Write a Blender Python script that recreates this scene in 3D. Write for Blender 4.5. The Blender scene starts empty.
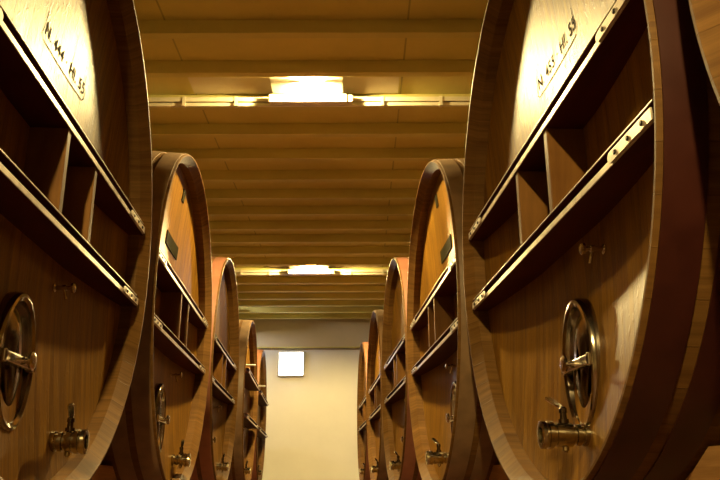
import bpy, bmesh, math, random
from mathutils import Vector, Matrix
random.seed(7)
PI = math.pi

# ---------------------------------------------------------------- camera
CAM_Z = 0.5
F_PX, TILT, YAW, ROLL = 764.7, .3055, .0616, -.003
Fv = Vector((math.sin(YAW)*math.cos(TILT), math.cos(YAW)*math.cos(TILT), math.sin(TILT)))
R0 = Vector((math.cos(YAW), -math.sin(YAW), 0))
U0 = R0.cross(Fv)
Rv = math.cos(ROLL)*R0 + math.sin(ROLL)*U0
Uv = -math.sin(ROLL)*R0 + math.cos(ROLL)*U0
cd = bpy.data.cameras.new('camera'); cam = bpy.data.objects.new('camera', cd)
bpy.context.scene.collection.objects.link(cam)
cam.matrix_world = Matrix(((Rv.x, Uv.x, -Fv.x, 0), (Rv.y, Uv.y, -Fv.y, 0), (Rv.z, Uv.z, -Fv.z, CAM_Z), (0, 0, 0, 1)))
cd.sensor_width = 36; cd.lens = F_PX/720*36; cd.clip_start = .02
sc = bpy.context.scene
sc.camera = cam

# ---------------------------------------------------------------- world, exposure, light strengths
w = bpy.data.worlds.new('world'); sc.world = w; w.use_nodes = True
w.node_tree.nodes['Background'].inputs[0].default_value = (.03, .01, .004, 1)
w.node_tree.nodes['Background'].inputs[1].default_value = .3
sc.view_settings.view_transform = 'Standard'
sc.view_settings.look = 'None'
sc.view_settings.gamma = 1
sc.view_settings.use_curve_mapping = False
sc.view_settings.exposure = -0.06
try:
    sc.cycles.use_denoising = True
    sc.cycles.max_bounces = 8
    sc.cycles.diffuse_bounces = 2
    sc.cycles.sample_clamp_indirect = 4
except Exception:
    pass
WARM = (1.0, .74, .29)
COOL = (.78, .84, 1.0)
LAMP_STRENGTH = 8200.0
AISLE_LAMPS = ((5.31, 1.0, 0), (10.335, 1.15, 0), (-1.725, 2.0, -.47))     # distance of each ceiling lamp along the aisle, how strong, and its offset across
WALL_LAMP_STRENGTH = 16.0
END_FILL_LAMPS = ((-1.75, 12.72), (2.7, 12.72))       # unseen fill lamps added over the last casks to brighten the end wall
END_FILL_STRENGTH = 1020.0
END_FILL_COLOR = (1.0, .95, .93)

# ---------------------------------------------------------------- helpers
C = sc.collection

class MB:
    def __init__(s): s.v = []; s.f = []; s.uv = {}
    def add(s, v, f, uv=None):
        n = len(s.v); s.v += [tuple(p) for p in v]
        for i, q in enumerate(f):
            s.f.append(tuple(n+k for k in q))
            if uv: s.uv[len(s.f)-1] = uv[i]
        return s
    def box(s, x0, x1, y0, y1, z0, z1):
        v = [(x, y, z) for x in (x0, x1) for y in (y0, y1) for z in (z0, z1)]
        return s.add(v, [(0,1,3,2),(4,6,7,5),(0,4,5,1),(2,3,7,6),(0,2,6,4),(1,5,7,3)])
    def prism(s, poly, y0, y1):          # poly in (x, z), extruded along y
        n = len(poly)
        v = [(x, y0, z) for x, z in poly] + [(x, y1, z) for x, z in poly]
        return s.add(v, [tuple(range(n))[::-1], tuple(range(n, 2*n))] + [(i, (i+1) % n, n+(i+1) % n, n+i) for i in range(n)])
    def lathe(s, prof, o, ax, seg=24):   # prof: (distance along axis, radius)
        o = Vector(o); ax = Vector(ax).normalized()
        u = ax.orthogonal().normalized(); w_ = ax.cross(u)
        v = []; f = []
        for t, r in prof:
            for k in range(seg):
                an = 2*PI*k/seg
                v.append(o+ax*t+(u*math.cos(an)+w_*math.sin(an))*r)
        m = len(prof)
        for i in range(m-1):
            for k in range(seg):
                f.append((i*seg+k, i*seg+(k+1) % seg, (i+1)*seg+(k+1) % seg, (i+1)*seg+k))
        f.append(tuple(range(seg))[::-1]); f.append(tuple((m-1)*seg+k for k in range(seg)))
        return s.add(v, f)
    def rod(s, a, b, r, seg=12):
        a = Vector(a); b = Vector(b)
        return s.lathe([(0, r*.8), (r*.25, r), ((b-a).length-r*.25, r), ((b-a).length, r*.8)], a, b-a, seg)
    def build(s, name, mat, parent=None, smooth=False, bevel=0, angle=35):
        me = bpy.data.meshes.new(name); me.from_pydata(s.v, [], s.f)
        bm = bmesh.new(); bm.from_mesh(me); 
        if not s.uv: bmesh.ops.recalc_face_normals(bm, faces=bm.faces)
        bm.to_mesh(me); bm.free()
        if s.uv:
            ul = me.uv_layers.new(name='UVMap')
            for p in me.polygons:
                q = s.uv.get(p.index)
                if q:
                    for li, c in zip(p.loop_indices, q): ul.data[li].uv = c
        me.materials.append(mat)
        if smooth:
            me.shade_smooth() if hasattr(me, 'shade_smooth') else [setattr(p, 'use_smooth', True) for p in me.polygons]
            try: me.set_sharp_from_angle(angle=math.radians(angle))
            except Exception: pass
        o = bpy.data.objects.new(name, me); C.objects.link(o)
        if parent is not None: o.parent = parent
        if bevel:
            b = o.modifiers.new('bevel', 'BEVEL'); b.width = bevel; b.segments = 2; b.limit_method = 'ANGLE'
        return o

def empty(name, loc, rz=0):
    o = bpy.data.objects.new(name, None); C.objects.link(o); o.location = loc; o.rotation_euler = (0, 0, rz); o.empty_display_size = .1
    return o
def tag(o, label, cat=None, group=None, kind=None):
    if label: o['label'] = label
    if cat: o['category'] = cat
    if group: o['group'] = group
    if kind: o['kind'] = kind
    return o

# ---------------------------------------------------------------- materials
def mat(name):
    m = bpy.data.materials.new(name); m.use_nodes = True
    nt = m.node_tree; p = nt.nodes['Principled BSDF']
    return m, nt, p
def N(nt, t, **kw):
    n = nt.nodes.new(t)
    for k, v in kw.items():
        if k.startswith('i_'): n.inputs[k[2:].replace('_', ' ')].default_value = v
        else: setattr(n, k, v)
    return n
def math_(nt, op, a, b=None, c=None):
    n = nt.nodes.new('ShaderNodeMath'); n.operation = op
    for i, q in enumerate((a, b, c)):
        if q is None: continue
        if isinstance(q, (int, float)): n.inputs[i].default_value = q
        else: nt.links.new(q, n.inputs[i])
    return n.outputs[0]
def mixc(nt, fac, a, b, mode='MIX'):
    n = nt.nodes.new('ShaderNodeMix'); n.data_type = 'RGBA'; n.blend_type = mode
    for sock, q in ((n.inputs[0], fac), (n.inputs[6], a), (n.inputs[7], b)):
        if isinstance(q, (int, float)): sock.default_value = q
        elif isinstance(q, tuple): sock.default_value = q+(1,) if len(q) == 3 else q
        else: nt.links.new(q, sock)
    return n.outputs[2]

def wood(name, dark, light, plank=.13, axis='obj', rough=.38, coat=.3, seam=.5, bump=.25, tone=.35, grain=30., spec=.15, fleck=0.):
    """planks side by side across u, grain running along v. axis obj: u = local x, v = local z; objy: v = local y; uv: mapped"""
    m, nt, p = mat(name)
    tc = N(nt, 'ShaderNodeTexCoord'); sp = N(nt, 'ShaderNodeSeparateXYZ')
    nt.links.new(tc.outputs['UV' if axis == 'uv' else 'Object'], sp.inputs[0])
    X, Y, Z = sp.outputs
    if axis == 'uv': u, v, t = X, Y, Z
    elif axis == 'obj': u, v, t = X, Z, Y
    elif axis == 'objx': u, v, t = Z, X, Y
    else: u, v, t = X, Y, Z
    pl = math_(nt, 'DIVIDE', u, plank); idx = math_(nt, 'FLOOR', pl); fr = math_(nt, 'FRACT', pl)
    wn = N(nt, 'ShaderNodeTexWhiteNoise'); wn.noise_dimensions = '2D'
    oi = N(nt, 'ShaderNodeObjectInfo')
    cb0 = N(nt, 'ShaderNodeCombineXYZ'); nt.links.new(idx, cb0.inputs[0]); nt.links.new(oi.outputs['Random'], cb0.inputs[1])
    nt.links.new(cb0.outputs[0], wn.inputs['Vector'])
    off = math_(nt, 'MULTIPLY', wn.outputs['Value'], 9.0)
    cb = N(nt, 'ShaderNodeCombineXYZ')
    nt.links.new(math_(nt, 'MULTIPLY', u, grain), cb.inputs[0])
    nt.links.new(math_(nt, 'ADD', math_(nt, 'MULTIPLY', v, 1.6), off), cb.inputs[1])
    nt.links.new(math_(nt, 'MULTIPLY', t, 8.0), cb.inputs[2])
    g1 = N(nt, 'ShaderNodeTexNoise'); g1.inputs['Scale'].default_value = 1.0; g1.inputs['Detail'].default_value = 6; g1.inputs['Roughness'].default_value = .62
    g1.inputs['Distortion'].default_value = .6
    nt.links.new(cb.outputs[0], g1.inputs['Vector'])
    cb2 = N(nt, 'ShaderNodeCombineXYZ')
    nt.links.new(math_(nt, 'MULTIPLY', u, 150.), cb2.inputs[0]); nt.links.new(math_(nt, 'ADD', math_(nt, 'MULTIPLY', v, 9.), off), cb2.inputs[1])
    g2 = N(nt, 'ShaderNodeTexNoise'); g2.inputs['Scale'].default_value = 1.0; g2.inputs['Detail'].default_value = 3
    nt.links.new(cb2.outputs[0], g2.inputs['Vector'])
    # broad stains
    g3 = N(nt, 'ShaderNodeTexNoise'); g3.inputs['Scale'].default_value = 2.2; g3.inputs['Detail'].default_value = 3
    nt.links.new(tc.outputs['Object'], g3.inputs['Vector'])
    rp = N(nt, 'ShaderNodeValToRGB'); nt.links.new(g1.outputs['Fac'], rp.inputs[0])
    e = rp.color_ramp.elements; e[0].position = .28; e[0].color = dark+(1,); e[1].position = .72; e[1].color = light+(1,)
    tn = math_(nt, 'ADD', math_(nt, 'MULTIPLY', wn.outputs['Value'], tone), 1-tone*.6)
    tn = math_(nt, 'MULTIPLY', tn, math_(nt, 'ADD', math_(nt, 'MULTIPLY', g3.outputs['Fac'], .5), .75))
    tn = math_(nt, 'MULTIPLY', tn, math_(nt, 'ADD', math_(nt, 'MULTIPLY', g2.outputs['Fac'], .35), .82))
    sc_ = N(nt, 'ShaderNodeVectorMath'); sc_.operation = 'SCALE'; nt.links.new(rp.outputs[0], sc_.inputs[0]); nt.links.new(tn, sc_.inputs['Scale'])
    dist = math_(nt, 'MINIMUM', fr, math_(nt, 'SUBTRACT', 1.0, fr))
    sm = N(nt, 'ShaderNodeMapRange'); nt.links.new(dist, sm.inputs[0]); sm.inputs[1].default_value = 0; sm.inputs[2].default_value = .0025/plank
    colr = mixc(nt, math_(nt, 'MULTIPLY', math_(nt, 'SUBTRACT', 1.0, sm.outputs[0]), seam), sc_.outputs[0], (dark[0]*.3, dark[1]*.3, dark[2]*.3))
    nt.links.new(colr, p.inputs['Base Color'])
    p.inputs['Specular IOR Level'].default_value = spec; p.inputs['Coat Weight'].default_value = coat; p.inputs['Coat Roughness'].default_value = .36
    rr = math_(nt, 'ADD', math_(nt, 'MULTIPLY', g1.outputs['Fac'], .25), rough-.12); nt.links.new(rr, p.inputs['Roughness'])
    h = math_(nt, 'ADD', math_(nt, 'MULTIPLY', g2.outputs['Fac'], .35), math_(nt, 'MULTIPLY', g1.outputs['Fac'], .8))
    h = math_(nt, 'ADD', h, math_(nt, 'MULTIPLY', sm.outputs[0], 1.2))
    h = math_(nt, 'ADD', h, math_(nt, 'MULTIPLY', wn.outputs['Value'], .8))
    if fleck:                      # the silvery rays of quartered oak stand a little proud
        cb3 = N(nt, 'ShaderNodeCombineXYZ')
        nt.links.new(math_(nt, 'MULTIPLY', u, 60.), cb3.inputs[0]); nt.links.new(math_(nt, 'ADD', math_(nt, 'MULTIPLY', v, 17.), off), cb3.inputs[1])
        g4 = N(nt, 'ShaderNodeTexNoise'); g4.inputs['Scale'].default_value = 1.0; g4.inputs['Detail'].default_value = 1.5; g4.inputs['Distortion'].default_value = 1.2
        nt.links.new(cb3.outputs[0], g4.inputs['Vector'])
        mr = N(nt, 'ShaderNodeMapRange'); nt.links.new(g4.outputs['Fac'], mr.inputs[0]); mr.inputs[1].default_value = .58; mr.inputs[2].default_value = .66
        h = math_(nt, 'ADD', h, math_(nt, 'MULTIPLY', mr.outputs[0], .7*fleck))
    b = N(nt, 'ShaderNodeBump'); b.inputs['Strength'].default_value = bump; b.inputs['Distance'].default_value = .004
    nt.links.new(h, b.inputs['Height']); nt.links.new(b.outputs[0], p.inputs['Normal']); nt.links.new(b.outputs[0], p.inputs['Coat Normal'])
    return m

def paint(name, col, rough=.45, metal=0., noise=.25, scale=9., bump=.1, spec=.5):
    m, nt, p = mat(name)
    tc = N(nt, 'ShaderNodeTexCoord'); g = N(nt, 'ShaderNodeTexNoise'); g.inputs['Scale'].default_value = scale; g.inputs['Detail'].default_value = 5
    nt.links.new(tc.outputs['Object'], g.inputs['Vector'])
    rp = N(nt, 'ShaderNodeValToRGB'); e = rp.color_ramp.elements
    e[0].position = .3; e[1].position = .7
    e[0].color = tuple(c*(1-noise) for c in col)+(1,); e[1].color = tuple(min(1, c*(1+noise*.5)) for c in col)+(1,)
    nt.links.new(g.outputs['Fac'], rp.inputs[0]); nt.links.new(rp.outputs[0], p.inputs['Base Color'])
    nt.links.new(math_(nt, 'ADD', math_(nt, 'MULTIPLY', g.outputs['Fac'], .2), rough-.1), p.inputs['Roughness'])
    p.inputs['Metallic'].default_value = metal; p.inputs['Specular IOR Level'].default_value = spec
    b = N(nt, 'ShaderNodeBump'); b.inputs['Strength'].default_value = bump; b.inputs['Distance'].default_value = .004
    nt.links.new(g.outputs['Fac'], b.inputs['Height']); nt.links.new(b.outputs[0], p.inputs['Normal'])
    return m
def emis(name, col, s):
    m, nt, p = mat(name)
    p.inputs['Base Color'].default_value = (.8, .8, .8, 1)
    p.inputs['Emission Color'].default_value = col+(1,); p.inputs['Emission Strength'].default_value = s
    return m

M_head = wood('oak_head_boards', (.12, .044, .005), (.33, .17, .022), plank=.135, rough=.42, coat=.09, spec=.16, fleck=1.)
M_stave = wood('oak_staves', (.095, .042, .010), (.20, .103, .028), plank=.115, axis='uv', tone=.2, seam=.35, rough=.55, coat=0, spec=.12)
M_beam = wood('stained_beam_wood', (.042, .006, .002), (.085, .017, .004), plank=.5, axis='objx', rough=.55, seam=0, coat=0, spec=.1)
M_divider = wood('divider_board_wood', (.10, .04, .007), (.22, .10, .02), plank=.3, rough=.5, seam=0, coat=0, spec=.12)
M_cradle = wood('cradle_timber', (.25, .12, .04), (.48, .27, .10), plank=.6, axis='objx', rough=.55, coat=0, seam=0)
M_hoop_brown = paint('brown_painted_hoop_iron', (.23, .14, .07), .45, .0, .3)
M_hoop_dark = paint('dark_red_painted_hoop_iron', (.045, .009, .005), .4, .0, .3)
M_hoop_red = paint('red_painted_hoop_iron', (.36, .15, .085), .5, .0, .2)
M_strip = paint('worn_steel_strip', (.62, .54, .45), .42, .45, .25, 25.)
M_steel = paint('polished_steel', (.70, .64, .54), .16, 1., .12, 14., .03)
M_ring = paint('dark_polished_ring', (.34, .29, .22), .14, 1., .12, 14., .03)
M_dark_steel = paint('mirror_steel_plate', (.15, .12, .09), .12, 1., .2, 6., .05)
M_brass = paint('nickel_plated_brass', (.46, .40, .27), .17, 1., .15, 20., .03)
M_bolt = paint('blackened_bolt', (.02, .015, .012), .5, .3, .2)
M_ink = paint('burnt_lettering', (.012, .005, .002), .8, 0, .2, spec=.05)
M_plaque = paint('dark_olive_plaque', (.03, .026, .011), .85, 0, .3, spec=.05)
M_rubber = paint('black_rubber', (.02, .018, .016), .6)
M_white_rod = paint('pale_plastic_rod', (.75, .72, .66), .4)

def room_mat(name, col, rough=.8, seams=None, noise=.12):
    m, nt, p = mat(name)
    tc = N(nt, 'ShaderNodeTexCoord')
    g = N(nt, 'ShaderNodeTexNoise'); g.inputs['Scale'].default_value = 1.3; g.inputs['Detail'].default_value = 6; g.inputs['Roughness'].default_value = .65
    nt.links.new(tc.outputs['Object'], g.inputs['Vector'])
    rp = N(nt, 'ShaderNodeValToRGB'); e = rp.color_ramp.elements; e[0].position = .3; e[1].position = .7
    e[0].color = tuple(c*(1-noise) for c in col)+(1,); e[1].color = tuple(min(1, c*(1+noise*.5)) for c in col)+(1,)
    nt.links.new(g.outputs['Fac'], rp.inputs[0]); out = rp.outputs[0]
    g2 = N(nt, 'ShaderNodeTexNoise'); g2.inputs['Scale'].default_value = 60; nt.links.new(tc.outputs['Object'], g2.inputs['Vector'])
    h = g2.outputs['Fac']
    if seams:
        ax, per, o, wd = seams
        sp = N(nt, 'ShaderNodeSeparateXYZ'); nt.links.new(tc.outputs['Object'], sp.inputs[0])
        q = math_(nt, 'FRACT', math_(nt, 'DIVIDE', math_(nt, 'ADD', sp.outputs[ax], o), per))
        ln = math_(nt, 'LESS_THAN', q, wd/per)
        out = mixc(nt, math_(nt, 'MULTIPLY', ln, .6), out, tuple(c*.35 for c in col))
        h = math_(nt, 'SUBTRACT', h, ln)
    nt.links.new(out, p.inputs['Base Color']); p.inputs['Roughness'].default_value = rough
    b = N(nt, 'ShaderNodeBump'); b.inputs['Strength'].default_value = .15; b.inputs['Distance'].default_value = .003
    nt.links.new(h, b.inputs['Height']); nt.links.new(b.outputs[0], p.inputs['Normal'])
    return m
M_ceiling = room_mat('ochre_ceiling_panels', (.72, .61, .18), seams=(0, 1.58, -.31, .012))
M_rib = room_mat('ochre_concrete_rib', (.68, .59, .18), seams=None)
M_wall = room_mat('cream_plaster', (.84, .80, .70), noise=.05)
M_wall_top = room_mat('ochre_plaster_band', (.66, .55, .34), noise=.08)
M_side = room_mat('warm_white_plaster', (.78, .68, .48))
M_floor = room_mat('red_tile_floor', (.11, .04, .02), rough=.6)
M_board = room_mat('pale_reflector_board', (.72, .60, .34), noise=.05)
M_trunk = paint('cream_trunking', (.78, .70, .50), .5, 0, .06, bump=.02)

# ---------------------------------------------------------------- the room (turned with the ceiling ribs)
RX = -YAW
def room(o):
    o.rotation_euler = (0, 0, RX); o['kind'] = 'structure'; return o
WALL_Y = 13.6
Z = lambda z: z+CAM_Z
X0, X1, Y0, Y1 = -4.4, 3.7, -9.0, WALL_Y
room(MB().box(X0-.2, X1+.2, Y0-.2, Y1+.4, -.1, 0).build('floor', M_floor))
room(MB().box(X0-.2, X1+.2, Y0-.2, Y1+.4, Z(2.86), Z(3.0)).build('ceiling', M_ceiling))
room(MB().box(X0-.2, X0, Y0, Y1+.2, 0, Z(2.86)).build('wall_left', M_side))
room(MB().box(X1, X1+.2, Y0, Y1+.2, 0, Z(2.86)).build('wall_right', M_side))
room(MB().box(X0, X1, Y0-.2, Y0, 0, Z(2.86)).build('wall_front', M_side))
room(MB().box(X0, X1, Y1, Y1+.2, 0, Z(2.86)).build('wall_back', M_wall))
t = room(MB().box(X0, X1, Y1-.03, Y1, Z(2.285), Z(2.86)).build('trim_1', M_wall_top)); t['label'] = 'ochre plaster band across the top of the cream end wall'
t = room(MB().box(X0, X1, Y1-.06, Y1-.0301, Z(2.262), Z(2.284)).build('trim_2', M_rib)); t['label'] = 'thin moulding across the cream end wall'
nrib = 3
ribY = [4.305+.5025*k for k in range(-26, 19)]
for y in ribY:
    if y < Y0+.1: continue
    o = MB().box(X0, X1, y, y+.065, Z(2.76), Z(2.86)).build('trim_%d' % nrib, M_rib, bevel=.004); room(o); nrib += 1

# ---------------------------------------------------------------- ceiling lamps
def rpt(x, y, z):      # a point in the turned room frame
    return (x*math.cos(RX)-y*math.sin(RX), x*math.sin(RX)+y*math.cos(RX), z)
def lamp_parts(o, Ml):
    # a small bare bulb in front of a shallow white gear box, open towards the near side
    MB().lathe([(0, .010), (.01, .020), (.13, .020), (.14, .010)], (-.07, -.18, -.012), (1, 0, 0), 20).build('bulb', Ml, o, smooth=True)
    MB().box(-.085, -.07, -.195, -.165, -.025, .012).box(.07, .085, -.195, -.165, -.025, .012).box(-.30, .23, -.26, -.003, .010, .016).build('lamp_holder', M_trunk, o)
    MB().box(-.33, .26, -.0, .062, -.060, .004).build('gear_box', M_trunk, o, bevel=.004)
    MB().box(.262, .30, .01, .055, -.055, .0).build('cable_gland', M_trunk, o)

for i, (ly, s, dx) in enumerate(AISLE_LAMPS):
    Ml = emis('lamp_glow_%d' % i, WARM, LAMP_STRENGTH*s)
    seen = ly > 0
    # room-frame x of the aisle centre at this distance
    xo = -ly*math.sin(YAW) - .03 + dx
    o = empty('ceiling_lamp', rpt(xo, ly-.11, Z(2.80)), RX)
    tag(o, ['bright warm ceiling lamp nearest the camera, between the two front casks',
            'second bright ceiling lamp farther down the aisle, near the end wall',
            'ceiling lamp behind the camera, out of the picture'][i], 'ceiling lamp', 'aisle ceiling lamps')
    lamp_parts(o, Ml)
    # cable trunking along the rib
    o2 = MB().box(X0+.01, X1-.01, -.012, .02, -.018, .018).box(X0+.01, X1-.01, -.002, .02, -.052, -.024).build('cable_trunking', M_trunk, None, bevel=.003)
    o2.location = rpt(0, ly-.03, Z(2.797)); o2.rotation_euler = (0, 0, RX)
    tag(o2, ['cream cable trunking crossing the ceiling behind the nearest lamp', 'cream cable trunking crossing the ceiling at the second lamp',
             'cream cable trunking crossing the ceiling behind the camera'][i], 'cable trunking', 'ceiling cable trunkings')
    for cx in (-1.02, -.62, .5, .95):
        MB().box(cx+xo+.03-.012, cx+xo+.03+.012, -.016, .0245, -.056, .021).build('clip', M_trunk, o2)
    # pale board fixed to the ceiling in the bay beside the lamp
    o3 = MB().box(-1.27, .295, -.40, -.001, -.012, 0).build('trim_%d' % nrib, M_board); nrib += 1
    o3.location = rpt(0, ly-.035, Z(2.8595)); o3.rotation_euler = (0, 0, RX); o3['kind'] = 'structure'

Me = emis('end_lamp_glow', END_FILL_COLOR, END_FILL_STRENGTH)
for i, (lx, ly) in enumerate(END_FILL_LAMPS):
    o = empty('ceiling_lamp', (lx, ly, Z(2.80)), RX)  # added fill lamp, hidden by the far casks, lights the end wall
    tag(o, ['ceiling lamp by the end wall above the left row of casks', 'ceiling lamp by the end wall above the right row of casks'][i], 'ceiling lamp', 'end wall ceiling lamps')
    lamp_parts(o, Me)
    MB().box(-.02, .02, .02, .06, .0045, .0595).build('stem', M_trunk, o)

# wall lamp on the end wall
wl = empty('wall_lamp', rpt(-.385*1.0-WALL_Y*math.sin(YAW), WALL_Y-.001, Z(1.76)), RX)
tag(wl, 'square white lamp glowing on the cream end wall', 'wall lamp')
MB().box(-.23, .23, -.07, 0, 0, .44).build('housing', M_trunk, wl, bevel=.01)
MB().box(-.205, .205, -.085, -.0705, .025, .415).build('diffuser', emis('wall_lamp_glow', COOL, WALL_LAMP_STRENGTH), wl, bevel=.004)

# ---------------------------------------------------------------- casks
A, B, L = 1.069, 1.032, 1.93
TH = .055                      # stave thickness
HD = .095                      # depth of the head behind the rim
DISH = .07
HC = .954                      # centre above camera
BASE = CAM_Z + HC - B
def surf(x, z):                # face of the dished head, local coords (z from cask base)
    r2 = (x/(A-TH))**2 + ((z-B)/(B-TH))**2
    return HD + DISH*max(0, 1-r2)
def bulge(l): return 1+.028*(1-((l-L/2)/(L/2))**2)
def ring(mb, prof, seg=144, closed=False):
    """prof: (depth, offset from outer surface, use bulge); uv: around, along"""
    v = []; f = []; uv = []
    acc = [0]
    for i in range(1, len(prof)): acc.append(acc[-1]+math.hypot(prof[i][0]-prof[i-1][0], prof[i][1]-prof[i-1][1]))
    for d, off in prof:
        k = bulge(min(max(d, 0), L))
        for s in range(seg):
            an = 2*PI*s/seg
            v.append(((A*k+off)*math.cos(an), d, B+(B*k+off)*math.sin(an)))
    n = len(prof); circ = 2*PI*(A+B)/2
    for i in range(n if closed else n-1):
        j = (i+1) % n
        for s in range(seg):
            t = (s+1) % seg
            f.append((i*seg+s, i*seg+t, j*seg+t, j*seg+s))
            u0, u1 = circ*s/seg, circ*(s+1)/seg
            a0, a1 = acc[i], (acc[j] if j else acc[i]+.1)
            uv.append(((u0, a0), (u1, a0), (u1, a1), (u0, a1)))
    mb.add(v, f, uv); return mb
def chord(zrel, extra=0):      # half chord of the inner ellipse at height zrel from centre
    return (A-TH)*math.sqrt(max(0, 1-(zrel/(B-TH))**2))+extra

def head_mesh():
    mb = MB(); nr, seg = 14, 96
    v = [(0, surf(0, B), B)]; f = []
    for i in range(1, nr+1):
        r = i/nr*1.004
        for s in range(seg):
            an = 2*PI*s/seg; x = (A-TH)*r*math.cos(an); z = B+(B-TH)*r*math.sin(an)
            v.append((x, HD+DISH*max(0, 1-r*r), z))
    for s in range(seg): f.append((0, 1+s, 1+(s+1) % seg))
    for i in range(nr-1):
        for s in range(seg):
            a = 1+i*seg; b = a+seg
            f.append((a+s, b+s, b+(s+1) % seg, a+(s+1) % seg))
    # rear side
    n = len(v); last = 1+(nr-1)*seg
    for s in range(seg):
        x, y, z = v[last+s]; v.append((x, y+.06, z))
    for s in range(seg): f.append((last+s, n+s, n+(s+1) % seg, last+(s+1) % seg))
    f.append(tuple(n+s for s in range(seg)))
    mb.add(v, f); return mb

def text_mesh(txt, size):
    cu = bpy.data.curves.new('txt', 'FONT'); cu.body = txt; cu.size = size; cu.align_x = 'CENTER'; cu.extrude = .0; cu.offset = .0009; cu.space_character = 1.1
    o = bpy.data.objects.new('txt', cu); C.objects.link(o)
    bpy.context.view_layer.update()
    dg = bpy.context.evaluated_depsgraph_get()
    me = bpy.data.meshes.new_from_object(o.evaluated_get(dg))
    v = [tuple(p.co) for p in me.vertices]; f = [tuple(p.vertices) for p in me.polygons]
    bpy.data.objects.remove(o); bpy.data.curves.remove(cu); bpy.data.meshes.remove(me)
    return v, f

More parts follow.
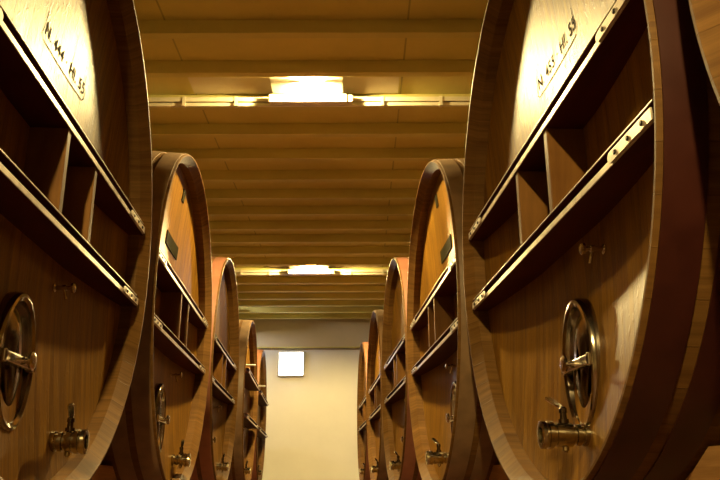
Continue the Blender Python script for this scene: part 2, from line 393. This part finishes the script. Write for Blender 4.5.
def cask(name, loc, rz, label, row, stave, hoopm, tapx=.13, knobx=.32, text=None, plaque=False, dividers=(-.15, .21), style='steel', tap_out=-.03,
         doorx=.08):
    root = empty(name, loc, rz); tag(root, label, 'wine cask', row)
    # staves with bevelled rim
    mb = MB()
    ls = [L*k/14 for k in range(15)]
    prof = [(.19, -TH), (.045, -TH), (.006, -.014), (0, -.010), (0, -.002), (.004, 0)]
    prof += [(l, 0) for l in ls[1:-1]] + [(L-.004, 0), (L, -.004), (L, -.014), (L-.04, -TH), (L-.19, -TH)]
    ring(mb, prof, closed=True)
    mb.build('staves', stave, root, smooth=True, angle=28)
    hd = head_mesh().build('head', M_head, root, smooth=True)
    bk = MB(); 
    bk.prism([((A-TH)*math.cos(2*PI*s/72), B+(B-TH)*math.sin(2*PI*s/72)) for s in range(72)], L-.16, L-.11)
    bk.build('rear_head', M_head, root)
    for (h0, h1) in ((.014, .108), (.142, .225), (.45, .52), (L-.52, L-.45), (L-.225, L-.142), (L-.108, L-.014)):
        mb = MB(); ring(mb, [(h0, .001), (h0, .005), ((h0+h1)/2, .006), (h1, .005), (h1, .001)])
        mb.build('hoop', hoopm, root, smooth=True)
    # cross beams
    if style == 'steel': beams = ((.759, .811), (1.103, 1.155)); fy = .029
    else: beams = ((.69, .745), (1.205, 1.262)); fy = -.03
    for (z0, z1) in beams:
        z0r, z1r = z0-HC, z1-HC
        h = max(chord(z0r), chord(z1r))+.012
        hb0, hb1 = chord(z0r)+.02, chord(z1r)+.02
        if style != 'steel': hb0 = hb1 = min(hb0, hb1)-.05
        bz0, bz1 = B+z0r, B+z1r
        mb = MB()
        # the beam tapers to follow the rim; its back follows the dish of the head
        n = 16; v = []; f = []
        for k in range(n+1):
            q = -1+2*k/n
            x0, x1 = q*hb0, q*hb1
            z1_, z2_ = bz0+.018, bz1-.0035
            xm = lambda z: q*(hb0+(hb1-hb0)*(z-bz0)/(bz1-bz0))
            v += [(x0, fy, bz0), (xm(z1_), fy, z1_), (xm(z1_), fy+.03, z1_), (xm(z2_), fy+.03, z2_), (xm(z2_), fy, z2_), (x1, fy, bz1),
                  (x1, surf(x1, bz1)+.01, bz1), (x0, surf(x0, bz0)+.01, bz0)]
        for k in range(n):
            a = 8*k; b = a+8
            for j in range(8): f.append((a+j, a+(j+1) % 8, b+(j+1) % 8, b+j))
        f += [tuple(range(8))[::-1], tuple(8*n+j for j in range(8))]
        mb.add(v, f); bo = mb.build('cross_beam', M_beam, root)
        e = hb0-.03
        s = MB().box(-e, e, fy-.004, fy-.0002, bz0+.0, bz0+.0178); s.build('steel_strip', M_strip, bo)['label'] = 'worn bright steel strip'
        s = MB().box(-e, e, fy-.003, fy-.0002, bz1-.0035, bz1); s.build('edge_strip', M_strip, bo)['label'] = 'thin bright steel edge'
        for sg in (-1, 1):
            xa, xb = sorted((sg*(e-.0), sg*(e-.26)))
            # rounded inner end
            r = .0145; poly = []
            cxr = sg*(e-.26+r); zc = bz0+.0175
            for q in range(9):
                an = PI/2+PI*q/8
                poly.append((cxr+sg*r*math.cos(an), zc+r*math.sin(an)))
            poly += [(sg*e, bz0+.003), (sg*e, bz0+.032)]
            pm = MB().prism(poly, fy-.010, fy-.005); pl = pm.build('end_plate', M_strip, bo)
            for bx in (.05, .13, .21):
                MB().lathe([(0, .0068), (.003, .0068), (.004, .005)], (sg*(e-bx), fy-.010, zc), (0, -1, 0), 10).build('bolt', M_bolt, bo)
    if style == 'steel':
        for dx in dividers:
            z0, z1 = B+.811-HC, B+1.103-HC
            v = []; n = 4
            mb = MB(); x0, x1 = dx-.017, dx+.017
            mb.add([(x0, fy+.002, z0), (x1, fy+.002, z0), (x1, surf(x1, z0)+.01, z0), (x0, surf(x0, z0)+.01, z0),
                    (x0, fy+.002, z1), (x1, fy+.002, z1), (x1, surf(x1, z1)+.01, z1), (x0, surf(x0, z1)+.01, z1)],
                   [(0,3,2,1),(4,5,6,7),(0,1,5,4),(1,2,6,5),(2,3,7,6),(3,0,4,7)])
            mb.build('divider_board', M_divider, root, bevel=.003)
    # manhole door
    dz = B-.605; ys = surf(doorx, dz)
    dr, dh = .132, .20
    def oval(x, z, k, n=56): return [(x+(dr+k)*math.cos(2*PI*i/n), z+(dh+k)*math.sin(2*PI*i/n)) for i in range(n)]
    def oval_ring(prof, capin=True):
        n = 56; v = []; f = []
        for d, k in prof:
            v += [(x, ys-d, z) for x, z in oval(doorx, dz, k)]
        for i in range(len(prof)-1):
            for s in range(n): f.append((i*n+s, i*n+(s+1) % n, (i+1)*n+(s+1) % n, (i+1)*n+s))
        if capin: f.append(tuple((len(prof)-1)*n+s for s in range(n)))
        return v, f
    v, f = oval_ring([(-.012, .012), (.016, .012), (.026, .006), (.028, -.004), (.022, -.016), (-.005, -.022)], False)
    n = 56; m_ = 6
    v2 = v; f2 = f + [((m_-1)*n+s, (m_-1)*n+(s+1) % n, (s+1) % n, s) for s in range(n)]
    door = MB().add(v2, f2).build('manhole_ring', M_ring, root, smooth=True); door['label'] = 'polished steel oval ring'
    v, f = oval_ring([(-.008, -.018), (.0, -.022), (.002, -.035), (.012, -.06), (.018, -.09), (.020, -.12), (.020, -.145)])
    MB().add(v, f).build('manhole_plate', M_dark_steel, door, smooth=True)
    yb = ys-.028
    MB().box(doorx-dr+.004, doorx+dr-.004, yb-.008, yb+.008, dz-.016, dz+.016).box(doorx-dr+.002, doorx-dr+.02, yb-.008, ys-.005, dz-.02, dz+.02).box(doorx+dr-.02, doorx+dr-.002, yb-.008, ys-.005, dz-.02, dz+.02).build('bridge_bar', M_steel, door, bevel=.004)
    hk = MB().lathe([(0, .012), (.03, .012), (.032, .009), (.040, .009), (.041, .02), (.045, .027), (.052, .028), (.057, .02), (.058, .01)], (doorx, ys-.018, dz), (0, -1, 0), 28)
    
    hk.build('hand_screw', M_steel, door, smooth=True)
    # drain tap
    tz = B-.822; ty = surf(tapx, tz)
    l = ty-tap_out
    prof = [(-.01, .034), (.012, .034), (.013, .026), (.022, .026), (.024, .033), (.036, .033), (.038, .027), (.046, .027), (.048, .035), (.052, .0365), (l-.046, .0365), (l-.044, .034), (l-.038, .034), (l-.036, .041), (l-.022, .042), (l-.020, .038), (l-.014, .038), (l-.012, .042), (l-.001, .041), (l, .036), (l, .024), (l-.03, .022)]
    tp = MB().lathe(prof, (tapx, ty, tz), (0, -1, 0), 32).build('drain_tap', M_brass, root, smooth=True, angle=30); tp['label'] = 'shiny nickel drain tap'
    sx, sy = tapx, ty-l*.48
    MB().lathe([(0, .016), (.012, .016), (.013, .011), (.03, .010), (.031, .013), (.044, .012), (.05, .006)], (sx, sy, tz+.034), (0, 0, 1), 16).build('valve_stem', M_dark_steel, tp, smooth=True)
    a = Vector((sx+.01, sy+.0, tz+.075)); b_ = Vector((sx-.085, sy-.02, tz+.118))
    d = (b_-a); wv = Vector((0, 1, 0))*.008; up = d.cross(wv).normalized()*.004
    pv = []
    for q, wk in ((0, .7), (.25, .9), (.3, 1.3), (.92, 1.4), (1, .9)):
        c = a+d*q
        pv += [c-wv*wk-up, c+wv*wk-up, c+wv*wk+up, c-wv*wk+up]
    pf = [(0, 1, 2, 3)]+[(4*i+j, 4*i+(j+1) % 4, 4*i+4+(j+1) % 4, 4*i+4+j) for i in range(4) for j in range(4)]+[(16, 19, 18, 17)]
    MB().add(pv, pf).build('lever', M_steel, tp, bevel=.002)
    MB().lathe([(0, .01), (.012, .01), (.014, .006), (.018, .005)], (sx, sy, tz-.034), (0, 0, -1), 12).build('drain_nipple', M_brass, tp, smooth=True)
    # sampling cock
    kz = B-.29; ky = surf(knobx, kz)
    kc = MB().lathe([(-.005, .016), (.005, .016), (.007, .008), (.03, .008), (.031, .011), (.045, .011), (.046, .007), (.062, .007), (.064, .018), (.072, .019), (.076, .013), (.077, .004)], (knobx, ky, kz), (0, -1, 0), 20).build('sampling_cock', M_steel, root, smooth=True)
    MB().rod((knobx, ky-.038, kz-.006), (knobx-.004, ky-.048, kz-.045), .0055, 10).build('spout', M_steel, kc, smooth=True)
    # inscription or plaque
    if text:
        v, f = text_mesh(text, .066)
        vv = [(x*1.0+.075, surf(x+.075, B+.495+y)-.0015, B+.495+y) for x, y, _ in v]
        ins = MB().add(vv, f).build('lettering', M_ink, root); ins['label'] = 'dark lettering %s' % text
        fr = [(-.150, .575), (-.155, .545), (-.165, .482), (-.15, .468), (.285, .468), (.302, .482), (.302, .512), (.285, .53), (.285, .575)]
        mb = MB()
        for (xa, za), (xb, zb) in zip(fr[:-1], fr[1:]):
            m = max(1, int(math.hypot(xb-xa, zb-za)/.05))
            dx, dz_ = xb-xa, zb-za; ll = math.hypot(dx, dz_); nx, nz = -dz_/ll*.0022, dx/ll*.0022
            for q in range(m):
                p0 = (xa+dx*q/m, za+dz_*q/m); p1 = (xa+dx*(q+1)/m, za+dz_*(q+1)/m)
                pts = [(p0[0]-nx, p0[1]-nz), (p1[0]-nx, p1[1]-nz), (p1[0]+nx, p1[1]+nz), (p0[0]+nx, p0[1]+nz)]
                mb.add([(x, surf(x, B+z)-.0016, B+z) for x, z in pts], [(0, 1, 2, 3)])
        mb.build('cartouche_line', M_ink, ins)
    if plaque:
        def plate(x0, x1, z0, z1, nm):
            mb = MB(); n = 8; v = []; f = []
            for k in range(n+1):
                x = x0+(x1-x0)*k/n
                v += [(x, surf(x, B+z0)-.006, B+z0), (x, surf(x, B+z1)-.006, B+z1), (x, surf(x, B+z1)+.002, B+z1), (x, surf(x, B+z0)+.002, B+z0)]
            for k in range(n):
                for j in range(4): f.append((4*k+j, 4*k+(j+1) % 4, 4*k+4+(j+1) % 4, 4*k+4+j))
            f += [(0, 3, 2, 1), (4*n, 4*n+1, 4*n+2, 4*n+3)]
            o = mb.add(v, f).build(nm, M_plaque, root); o['label'] = 'dark olive plaque on the pale head'
        plate(-.19, .20, .455, .54, 'name_plaque'); plate(-.09*(1 if rz < 0 else -1)-.03, -.09*(1 if rz < 0 else -1)+.035, .83, .91, 'vent_plate')
    if style != 'steel':
        MB().rod((.25, surf(.25, B+.51)+.005, B+.51), (.25, -.02, B+.51), .012).build('sight_rod', M_white_rod, root, smooth=True)
    return root

def cradle(loc, rz, label, row):
    o = empty('cask_cradle', loc, rz); tag(o, label, 'cask cradle', row)
    top = CAM_Z+.078; W = 1.10
    for (y0, y1) in ((.24, .44), (L-.44, L-.24)):
        k = max(bulge(y0), bulge(y1))
        poly = [(-W, 0), (W, 0), (W, top)]
        n = 72
        xs = [W-2*W*i/n for i in range(1, n)]
        for x in xs:
            q = 1-(x/(A*k+.003))**2
            zz = top if q <= 0 else BASE+B-(B*k+.003)*math.sqrt(q)
            poly.append((x, min(top, zz)))
        poly.append((-W, top))
        MB().prism(poly, y0, y1).build('saddle_timber', M_cradle, o)
    return o

XR, XL = .7192, -.7772
yR = [.175, 2.474, 4.775, 6.993, 9.252, 11.512]
yL = [2.4602, 4.7674, 7.0745, 9.94, 12.25]
labR = ['large oak wine cask at the right frame edge, nearer than the numbered one',
        'large oak wine cask on the right marked 455, in the foreground',
        'oak wine cask with dark plaque on its head, directly behind cask 455',
        'oak wine cask with red hoops, third back from the right frame edge cask',
        'second-last oak wine cask of the right row',
        'last oak wine cask of the right row, at the end wall']
labR[3] = 'red-hooped oak wine cask in the middle of the right row'
labL = ['large oak wine cask on the left marked 444, in the foreground',
        'oak wine cask with dark plaque, directly behind cask 444',
        'red-hooped oak wine cask in the middle of the left row',
        'smaller-looking oak wine cask of the left row with widely spaced beams, second-last',
        'last oak wine cask of the left row, red-hooped, at the end wall']
cradR = ['timber cradle below the cask cut off by the right frame edge', 'timber cradle standing under the right foreground cask marked 455',
         'timber cradle under the second of the right casks, behind cask 455', 'timber cradle below the red-hooped middle cask of the right row',
         'timber cradle below the second-last cask of the right row', 'timber cradle below the last cask of the right row']
cradL = ['timber cradle below the foreground cask marked 444', 'timber cradle below the plaqued cask behind cask 444',
         'timber cradle below the red-hooped middle cask of the left row', 'timber cradle below the second-last cask of the left row',
         'timber cradle below the last cask of the left row']
hoopR = [M_hoop_dark, M_hoop_dark, M_hoop_brown, M_hoop_red, M_hoop_brown, M_hoop_red]
hoopL = [M_hoop_dark, M_hoop_brown, M_hoop_red, M_hoop_brown, M_hoop_red]
stR = [M_stave]*6
stL = [M_stave]*5
tapR = [.13, .13, .03, .0, .05, .05]; knR = [.32, .32, .17, .26, .2, .2]
tapL = [.30, .35, .42, .3, .3]; knL = [.265, .32, .32, .3, .3]
for i, y in enumerate(yR):
    cask('wine_cask', (XR, y, BASE), -PI/2, labR[i], 'casks of the right row', stR[i], hoopR[i], tapR[i], knR[i], text='N. 455 \u00b7 Hl. 55' if i == 1 else None,
         plaque=i == 2, dividers=(-.145, .218) if i < 2 else (-.13, .12), doorx=.27 if i == 2 else .10)
    cradle((XR, y, 0), -PI/2, cradR[i], 'cradles of the right row')
for i, y in enumerate(yL):
    cask('wine_cask', (XL, y, BASE), PI/2, labL[i], 'casks of the left row', stL[i], hoopL[i], tapL[i], knL[i], text='N. 444 \u00b7 Hl. 55' if i == 0 else None,
         plaque=i == 1, dividers=(-.12, .205) if i < 1 else (-.14, .14), style='steel' if i < 3 else 'board', tap_out=-.005, doorx=-.09)
    cradle((XL, y, 0), PI/2, cradL[i], 'cradles of the left row')
